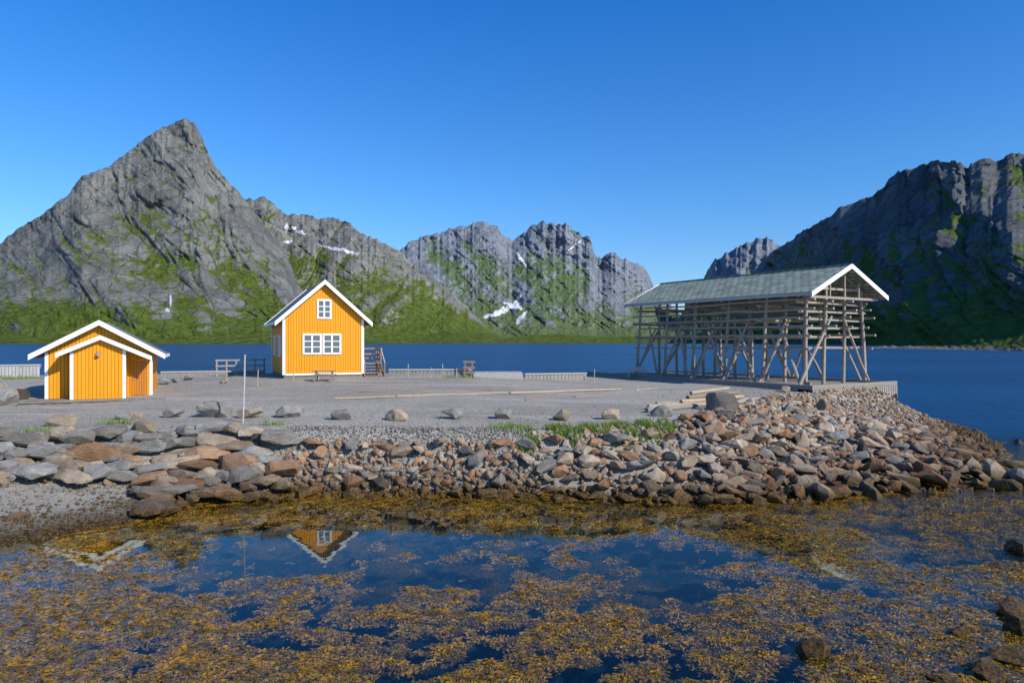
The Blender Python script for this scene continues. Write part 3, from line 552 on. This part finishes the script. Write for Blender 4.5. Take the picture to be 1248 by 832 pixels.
for z_ in (1.2,1.5,1.9):
    MB().box(1.485,1.52,0.02,1.6,z_,z_+.12).build('rail',SM if z_<1.8 else M['oldwhite'],st); MB().box(.05,1.38,1.6,1.64,z_,z_+.12).build('rail',SM,st)
for i in range(4):
    MB().box(.08,1.38,-.28*(i+1),-.28*i-.01,.86-.2*(i+1),.92-.2*(i+1)).build('step',SM,st)
for xx in (.02,1.4): MB().beam((xx,-1.2,.0),(xx,0,.86),.05,.24).build('stringer',SM,st)
for xx in (.04,1.44):
    MB().beam((xx,-1.15,.95),(xx,.05,1.95),.05,.12).build('handrail',M['oldwhite'],st)
    MB().box(xx-.04,xx+.04,-1.15,-1.07,0,1.0).build('railing_post',SM,st)
q=MB()
for i in range(7): q.box(1.49,1.52,.04+i*.22,.2+i*.22,.0,.85)
for i in range(6): q.box(.06+i*.23,.24+i*.23,.0-.03,-.005,.0,.2)
q.build('skirt_boards',SM,st)
# ------------------------------------------------------------ shed
sz=lz(-21,36)-.14; th=math.radians(24)
sh=empty('wooden_shed',(-23.85,34.9,sz),th,'low yellow wooden shed with nested white gables on a plank platform','shed'); sh.scale=(.965,.965,.965)
W2=5.0; D2=4.4; pk2=4.08; sl2=.58; ez2=pk2-sl2*2.5
MB().prism([(0,.14),(W2,.14),(W2,ez2),(2.5,pk2),(0,ez2)],0,D2).build('wall',M['yellow'],sh)
zt=4.25; ov=.64
for r in slope_roof(-ov,2.5,W2+ov,zt-sl2*(2.5+ov),zt,zt-sl2*(2.5+ov),-.45,D2+.4,.12): r.build('roof',M['roofdark'],sh)
for sx in (-1,1):
    x1=2.5+sx*(2.5+ov+.04); z1=zt-sl2*(2.5+ov+.04)
    MB().prism([(2.5,zt+.08),(x1,z1+.08),(x1,z1-.2),(2.5,zt-.2)],-.49,-.45).build('bargeboard',M['white'],sh)
    x1=2.5+sx*(2.5+ov+.02); MB().box(x1-.02,x1+.02,-.45,D2+.4,z1-.13,z1+.03).build('fascia',M['white'],sh)
ax0,ax1,ay=1.3,3.8,-1.1; xm=2.68; zp=3.44; s3_=.465
def rz_(x_): return zp-.17-s3_*abs(x_-xm)
MB().prism([(ax0,.14),(ax1,.14),(ax1,rz_(ax1)),(xm,rz_(xm)),(ax0,rz_(ax0))],ay,-.004).build('porch_wall',M['yellow'],sh)
for r in slope_roof(.72,xm,5.05,zp-s3_*(xm-.72),zp,zp-s3_*(5.05-xm),ay-.3,-.002,.1): r.build('porch_roof',M['roofdark'],sh)
for xx in (.68,5.09): MB().prism([(xm,zp+.06),(xx,zp-s3_*abs(xx-xm)+.06),(xx,zp-s3_*abs(xx-xm)-.17),(xm,zp-.17)],ay-.34,ay-.3).build('bargeboard',M['white'],sh)
for (a,b,y0,zt_) in ((-.03,.12,-.03,ez2-.05),(W2-.12,W2+.03,-.03,2.25),(ax0-.03,ax0+.13,ay-.03,rz_(ax0)-.02),(ax1-.13,ax1+.03,ay-.03,rz_(ax1)-.02)):
    MB().box(a,b,y0,y0+.14,.13,zt_).build('corner_board',M['white'],sh)
dr=MB().box(4.0,4.76,-.05,-.006,.2,2.12).build('door',M['door'],sh)
MB().box(4.06,4.12,-.09,-.05,1.05,1.17).build('handle',M['metal'],dr)
q=MB(); q.box(3.93,4.0,-.06,-.006,.16,2.2); q.box(4.76,4.83,-.06,-.006,.16,2.2); q.box(4.0,4.76,-.06,-.006,2.12,2.2); q.build('door_frame',M['yellow'],sh)
lp=MB(); lp.tube((2.55,ay-.16,2.62),(2.55,ay-.01,2.62),.03,.03); lp.tube((2.55,ay-.16,2.64),(2.55,ay-.16,2.42),.05,.11,10); lp.build('wall_lamp',M['metal'],sh)
MB().box(.02,W2-.02,.02,D2,-.1,.135).build('foundation',M['found'],sh)
pf=empty('plank_platform',(-23.85,34.9,sz),th,'low grey plank platform around the front of the yellow shed','platform')
q=MB(); xx=-.75
while xx<5.6:
    q.box(xx,xx+.19,-2.2+random.uniform(-.03,.03),-.05 if (xx>-.1 and xx<5.0) else .3,.09,.13); xx+=.205
q.build('planking',M['deck'],pf)
for yy in (-2.12,-1.2,-.2): MB().box(-.75,5.6,yy,yy+.1,-.25,.085).build('joist',M['deck'],pf)
# ------------------------------------------------------------ drying rack + wharf
ra=math.radians(31.5); dz=2.56; A=(18.9,43.0)
rk=empty('fish_drying_rack',(A[0],A[1],dz),ra,'long open fish drying rack of weathered poles under a slate gable roof','drying rack')
LW_=17.8; WX=8.4; ez3=6.0; pk3=7.93; s4=(pk3-ez3)/(WX/2)
for r in slope_roof(0,WX/2,WX,ez3,pk3,ez3,0,LW_,.16): r.build('roof',M['slate'],rk)
for yy in (-.05,LW_):
    for xx in (-.06,WX+.06): MB().prism([(WX/2,pk3+.06),(xx,ez3-.02),(xx,ez3-.34),(WX/2,pk3-.26)],yy,yy+.05).build('bargeboard',M['white'],rk)
for xx in (-.05,WX+.01): MB().box(xx,xx+.04,0,LW_,ez3-.24,ez3-.02).build('fascia',M['oldwhite'],rk)
MB().beam((WX/2,-.05,pk3+.03),(WX/2,LW_+.05,pk3+.03),.24,.06).build('ridge_cap',M['slate'],rk)
nb=6; bents=[1.1+i*3.15 for i in range(nb)]; px_=[.95,3.05,5.15,7.1]; lev=[3.1,3.7,4.3,4.85,5.35]
J=lambda s_: random.uniform(-s_,s_)
for bi,y in enumerate(bents):
    for xi,x in enumerate(px_):
        top=pk3-.3-s4*abs(x-WX/2); out=(-.3,-.1,.1,.3)[xi]
        MB().tube((x+out+J(.12),y+J(.2),0),(x-out*.2,y+J(.06),top),.13,.095,9,.04,4).build('post',M['rack'],rk)
    for z_ in (lev+[2.4] if bi==0 else lev[::2]):
        MB().tube((px_[0]-.4-J(.35),y+.16,z_+J(.08)),(px_[-1]+.4+J(.35),y+.16,z_+J(.08)),.09,.065,7,.04,3).build('cross_beam',M['rack'],rk)
    MB().tube((px_[0]-.9,y-.16,.0),(px_[1]+.4,y-.16,4.4+J(.3)),.11,.08,7,.04,3).build('brace',M['rack'],rk)
    if bi%2==0: MB().tube((px_[3]+.6,y-.2,.0),(px_[2]-.4,y-.2,4.4+J(.3)),.11,.08,7,.04,3).build('brace',M['rack'],rk)
    for sx in (-1,1): MB().beam((WX/2,y,pk3-.26),(WX/2+sx*(WX/2-.1),y,ez3-.24),.09,.14).build('rafter',M['rack'],rk)
    MB().beam((1.6,y-.1,6.35),(WX-1.6,y-.1,6.35),.08,.14).build('collar_beam',M['rack'],rk)
for x,z1 in ((2.6,6.75),(WX/2,7.5),(5.8,6.75)): MB().beam((x,.5,5.7),(x,.5,z1),.09,.09).build('gable_stud',M['rack'],rk)
MB().beam((.4,.5,5.72),(WX-.4,.5,5.72),.1,.16).build('tie_beam',M['rack'],rk)
for i in range(nb-1):
    a0,a1=bents[i],bents[i+1]
    for x in (px_[0]-.28,px_[3]+.3):
        sg=-1 if x<4 else 1
        MB().tube((x+sg*.35,a0+.2+J(.25),.0),(x-sg*.1,a0+1.9+J(.3),3.9+J(.5)),.11,.08,7,.05,3).build('brace',M['rack'],rk)
        if sg<0 or i%2: MB().tube((x+sg*.35,a1-.2+J(.25),.0),(x-sg*.15,a0+1.2+J(.3),3.8+J(.5)),.11,.08,7,.05,3).build('brace',M['rack'],rk)
for li,z_ in enumerate(lev):
    for k in range(4):
        x=.65+k*2.2+J(.2); zj=z_+.15+J(.08)
        if random.random()<.3:
            sp_y=random.uniform(6,11)
            MB().tube((x,.5+J(.3),zj),(x+J(.2),sp_y,zj+J(.12)),.09,.06,6,.05,5).build('hanging_pole',M['rack'],rk)
            MB().tube((x+.18,sp_y-.8,zj+.02),(x+.18+J(.2),LW_-.6+J(.2),zj+J(.12)),.09,.06,6,.05,5).build('hanging_pole',M['rack'],rk)
        else: MB().tube((x,.5+J(.3),zj),(x+J(.3),LW_-.6+J(.2),zj+J(.12)),.09,.06,6,.06,8).build('hanging_pole',M['rack'],rk)
for x in (.6,7.6): MB().tube((x,.6,2.35),(x,LW_-.6,2.3),.085,.065,6,.06,8).build('hanging_pole',M['rack'],rk)
for x in (.9,WX/2,WX-.9): MB().beam((x,.1,pk3-.22-s4*abs(x-WX/2)),(x,LW_-.1,pk3-.22-s4*abs(x-WX/2)),.1,.09).build('purlin',M['rack'],rk)
wf=empty('timber_wharf',(18.0,40.9,dz),ra,'timber wharf with grey end boards carrying the drying rack','wharf')
DW=9.1; DL=22.
q=MB(); yy=0.
while yy<DL: q.box(0,DW,yy,yy+.185,-.07,-.004); yy+=.2
q.build('planking',M['deck'],wf)
q=MB(); xx=0.
while xx<DW-.1: q.box(xx,xx+.14,-.05,-.01,-.72+J(.1),-.08); xx+=.21
q.build('end_boards',M['endwood'],wf)
MB().box(0,DW,.02,.1,-.6,-.4).build('end_beam',M['dark'],wf); MB().box(0,DW,.11,.2,-1.2,-.08).build('end_backing',M['dark'],wf)
q=MB(); yy=0.
while yy<DL-.1: q.box(DW+.01,DW+.05,yy,yy+.13,-.95+J(.04),-.08); yy+=.17
q.build('side_boards',M['endwood'],wf)
q=MB(); yy=1.
while yy<DL-.1: q.box(-.05,-.01,yy,yy+.15,-.45,-.06); yy+=.17
q.build('inner_boards',M['endwood'],wf)
MB().box(0,DW,.0,.2,.003,.2).build('kerb_beam',M['deck'],wf); MB().box(DW-.16,DW,.21,DL,.003,.15).build('kerb_beam',M['deck'],wf); MB().box(0,.2,.21,DL,.003,.2).build('kerb_beam',M['deck'],wf)
for i in range(8):
    MB().tube((DW-.2,.4+i*3,-4),(DW-.2,.4+i*3,-.08),.15,.15,8).build('pile',M['dark'],wf)
# ------------------------------------------------------------ quay parapets
def parapet(a,b,hh,label,z0=None,pitch=.2,group='low boarded quay edges',mat='endwood',cap='oldwhite'):
    L=math.hypot(b[0]-a[0],b[1]-a[1]); an=math.atan2(b[1]-a[1],b[0]-a[0]); z_=lz(*a) if z0 is None else z0
    e=empty('quay_parapet',(a[0],a[1],z_),an,label,'parapet',group); q=MB(); x=0
    while x<L-.1: q.box(x,x+pitch*.85,-.03,.0,-.3,hh+J(.02)); x+=pitch
    q.build('boards',M[mat],e); MB().box(0,L,.002,.06,hh-.16,hh-.04).build('rail',M['deck'],e); MB().box(-.02,L,-.08,.12,hh+.025,hh+.12).build('cap',M[cap],e)
    return e
parapet((W(474,49),49.),(W(574,49),49.),.36,'low boarded quay edge right of the yellow house',pitch=.28)
parapet((W(640,49.3),49.3),(W(715,50.6),50.6),.26,'low boarded quay edge left of the wharf',pitch=.28)
parapet((W(-60,45.5),45.5),(W(50,47.5),47.5),.75,'low white picket edge left of the small yellow shed',mat='oldwhite')
parapet((W(196,49.5),49.5),(W(322,52),52.),.16,'low timber quay kerb between the shed and the yellow house')
gz=lz(W(600,48.2),48.2)
gw=empty('gangway',(W(577,48.2),48.2,gz),math.radians(2),'pale grey board landing raised a little above the quay edge','gangway')
q=MB(); x=0.
while x<3.5: q.box(x,x+.2,0,3.2,.26,.31); x+=.22
q.build('boards',M['oldwhite'],gw)
for xx in (0,3.4): MB().box(xx,xx+.12,0.02,3.2,-.2,.255).build('bearer',M['deck'],gw)
MB().box(0,3.5,-.05,-.01,-.2,.33).build('kerb',M['oldwhite'],gw)
tr_=empty('wooden_trestle',(W(566,48.2),48.2,2.78),0,'dark upright wooden trestle at the end of the boarded quay edge','trestle')
for dx in (0,.5): MB().beam((dx,0,0),(dx+.05,.3,1.25),.08,.1).build('leg',M['brown'],tr_); MB().beam((dx,.75,0),(dx+.05,.3,1.2),.07,.08).build('leg',M['brown'],tr_)
for z_ in (.35,.7,1.1): MB().box(-.1,.75,.22*z_-.05,.22*z_-.01,z_,z_+.14).build('rung',M['brown'],tr_)
def railing(x0,y0,x1,y1,n,label,mat,hh=1.25,rails=(.35,.75,1.15)):
    L=math.hypot(x1-x0,y1-y0); e=empty('wooden_railing',(x0,y0,lz(x0,y0)-.02),math.atan2(y1-y0,x1-x0),label,'railing')
    for i in range(n): x=L*i/(n-1); MB().box(x-.05,x+.05,-.05,.05,0,hh+J(.05)).build('post',mat,e)
    for r in rails: MB().box(-.1,L+.1,-.085,-.052,r-.05,r+.05).build('rail',mat,e)
    return e
railing(W(264,48),48.,W(322,50),50.,6,'open weathered grey wooden railing between the shed and the yellow house',M['endwood'])
def post(px,Y,hh,r,label,mat,lean=.02,group=None,name='marker_post'):
    x=W(px,Y); e=MB().tube((0,0,-.1),(hh*lean,0,hh),r,r*.85,8,.01,3).build(name,mat,None,(x,Y,lz(x,Y))); return tag(e,label,'post',group)
post(296,28.1,2.8,.04,'tall slim white pole standing at the top of the bank',M['oldwhite'],.03,name='white_pole')
for i,(px,Y,hh,lb) in enumerate([(314,40.5,1.0,'short pale post left of the yellow house'),(357,44.2,.65,'short stake at the left front corner of the yellow house'),(388,43.6,.5,'short stake in front of the yellow house windows'),(431,42.8,.55,'short stake in front of the right corner of the yellow house'),(497,45.6,.95,'thin stake before the boarded quay edge, left one'),(525,46,.7,'thin stake before the boarded quay edge, middle one'),(556,46,.7,'thin stake before the boarded quay edge, right one'),(724,50,.9,'thin stake beside the wharf left end'),(540,48,.9,'thin stake rising above the boarded quay edge')]):
    post(px,Y,hh,.035,lb,M['pole'],J(.08),'stakes on the gravel')
tb=empty('picnic_table',(W(395,43.6),43.6,lz(W(395,43.6),43.6)),.1,'small weathered picnic table in front of the yellow house','table')
MB().box(-.7,.7,-.3,.3,.62,.67).build('tabletop',M['deck'],tb)
for yy in (-.62,.38): MB().box(-.7,.7,yy,yy+.24,.38,.42).build('bench_seat',M['deck'],tb)
for xx in (-.5,.5):
    for sy in (-1,1): MB().beam((xx,sy*.6,0),(xx,sy*.15,.62),.05,.08).build('leg',M['deck'],tb)
    MB().box(xx-.03,xx+.03,-.6,.6,.3,.37).build('crossbar',M['deck'],tb)
bn=empty('bench',(W(764,54),54,2.58),math.radians(-12),'pale bench at the far left end of the wharf under the rack','bench')
MB().box(0,1.5,0,.45,.42,.48).build('seat',M['oldwhite'],bn); MB().box(0,1.5,.42,.46,.5,.8).build('backrest',M['oldwhite'],bn)
for xx in (.1,1.34): MB().box(xx,xx+.08,.03,.4,0,.42).build('leg',M['oldwhite'],bn)
# ------------------------------------------------------------ poles and timber on the gravel
def ground_pt(px,py):
    Y=36.
    for _ in range(10): Y=(H-lz(W(px,Y),Y))*F/(py-416)
    return W(px,Y),Y
def log(p,q,r,label,mat,dz_=0.,group='poles lying on the gravel',name='timber_pole'):
    a=ground_pt(*p); b=ground_pt(*q); za=lz(*a)+r+dz_; zb=lz(*b)+r+dz_; n=max(2,int(math.hypot(a[0]-b[0],a[1]-b[1])/2))
    m_=MB(); m_.tube((0,0,0),(b[0]-a[0],b[1]-a[1],zb-za),r,r*.75,8,r*.3,n); o=m_.build(name,mat,None,(a[0],a[1],za)); return tag(o,label,'pole',group)
log((408,487),(481,484.5),.06,'pale pole lying on the gravel, left one of the long line',M['pole'])
log((484,484.5),(618,480),.07,'long pale pole lying on the gravel, middle one of the line',M['pole'])
log((622,480),(757,475.5),.065,'long pale pole lying on the gravel, right one of the line',M['pole'])
log((437,478),(600,475),.04,'thin dark pole lying behind the long pale poles',M['brown'])
log((775,476),(800,474),.04,'short thin stick on the gravel near the wharf edge',M['pole'])
for i,(p,q,r,dz_,mat) in enumerate([((790,499),(915,492),.13,0,'pole'),((800,495),(918,489),.12,0,'rack'),((830,497),(905,490),.12,.18,'pole'),((838,493),(900,486),.12,.24,'brown'),((788,503),(850,497),.13,0,'deck'),((845,491),(930,488),.11,.0,'pole'),((842,491),(888,484),.10,.42,'pole')]):
    log(p,q,r,['nearest pale log of the timber pile at the right of the gravel','grey log on the ground in the timber pile','pale log lying on top of the nearest logs','brown log lying across the timber pile','short thick grey log in front of the timber pile','pale log poking out right of the timber pile','topmost short pale log of the timber pile'][i],M[mat],dz_,'logs of the timber pile','log')
for i,(p,q) in enumerate([((640,488),(668,486.5)),((700,484),(735,481)),((905,496),(935,492))]):
    a=ground_pt(*p); b=ground_pt(*q); tag(MB().beam((0,0,.03),(b[0]-a[0],b[1]-a[1],.03),.16,.05).build('plank',M['fresh'],None,(a[0],a[1],lz(*a))),['short tan plank on the open gravel, left one','short tan plank on the open gravel, right one','tan plank at the right end of the timber pile'][i],'plank','loose planks')
# ------------------------------------------------------------ light, sky, camera
el=math.radians(34); az=Vector((.80,-.60,0)).normalized(); sdir=Vector((az.x*math.cos(el),az.y*math.cos(el),math.sin(el)))
L=bpy.data.lights.new('sun','SUN'); L.energy=5.0; L.angle=math.radians(.5); L.color=(1,.94,.84); lo=bpy.data.objects.new('sun',L); COL.objects.link(lo); lo.rotation_euler=sdir.to_track_quat('Z','Y').to_euler()
wd=bpy.data.worlds.new('World'); scene.world=wd; wd.use_nodes=True; nt=wd.node_tree; bg=nt.nodes['Background']; sk=nt.nodes.new('ShaderNodeTexSky'); sk.sky_type='NISHITA'; sk.sun_disc=False
sk.sun_elevation=el; sk.sun_rotation=math.atan2(az.x,az.y); sk.altitude=0; sk.air_density=1.0; sk.dust_density=.2; sk.ozone_density=3.0
tc=nt.nodes.new('ShaderNodeTexCoord'); sx=nt.nodes.new('ShaderNodeSeparateXYZ'); nt.links.new(tc.outputs['Generated'],sx.inputs[0])
rp=nt.nodes.new('ShaderNodeValToRGB'); nt.links.new(sx.outputs[2],rp.inputs[0])
rp.color_ramp.elements[0].position=0.; rp.color_ramp.elements[0].color=(.64,.77,.98,1); rp.color_ramp.elements[1].position=.48; rp.color_ramp.elements[1].color=(.12,.68,1.33,1)
e=rp.color_ramp.elements.new(.2); e.color=(.38,.78,1.18,1)
mx=nt.nodes.new('ShaderNodeMix'); mx.data_type='RGBA'; mx.blend_type='MULTIPLY'; mx.inputs[0].default_value=1.; nt.links.new(sk.outputs[0],mx.inputs[6]); nt.links.new(rp.outputs[0],mx.inputs[7])
nt.links.new(mx.outputs[2],bg.inputs[0]); bg.inputs[1].default_value=.145
cam=bpy.data.cameras.new('camera'); cam.lens=24; cam.sensor_width=36; cam.clip_end=30000; cam.clip_start=.1; co=bpy.data.objects.new('camera',cam); COL.objects.link(co); co.location=(0,0,H); co.rotation_euler=(math.radians(90),0,0); scene.camera=co
scene.view_settings.view_transform='Standard'; scene.view_settings.look='None'; scene.view_settings.exposure=0
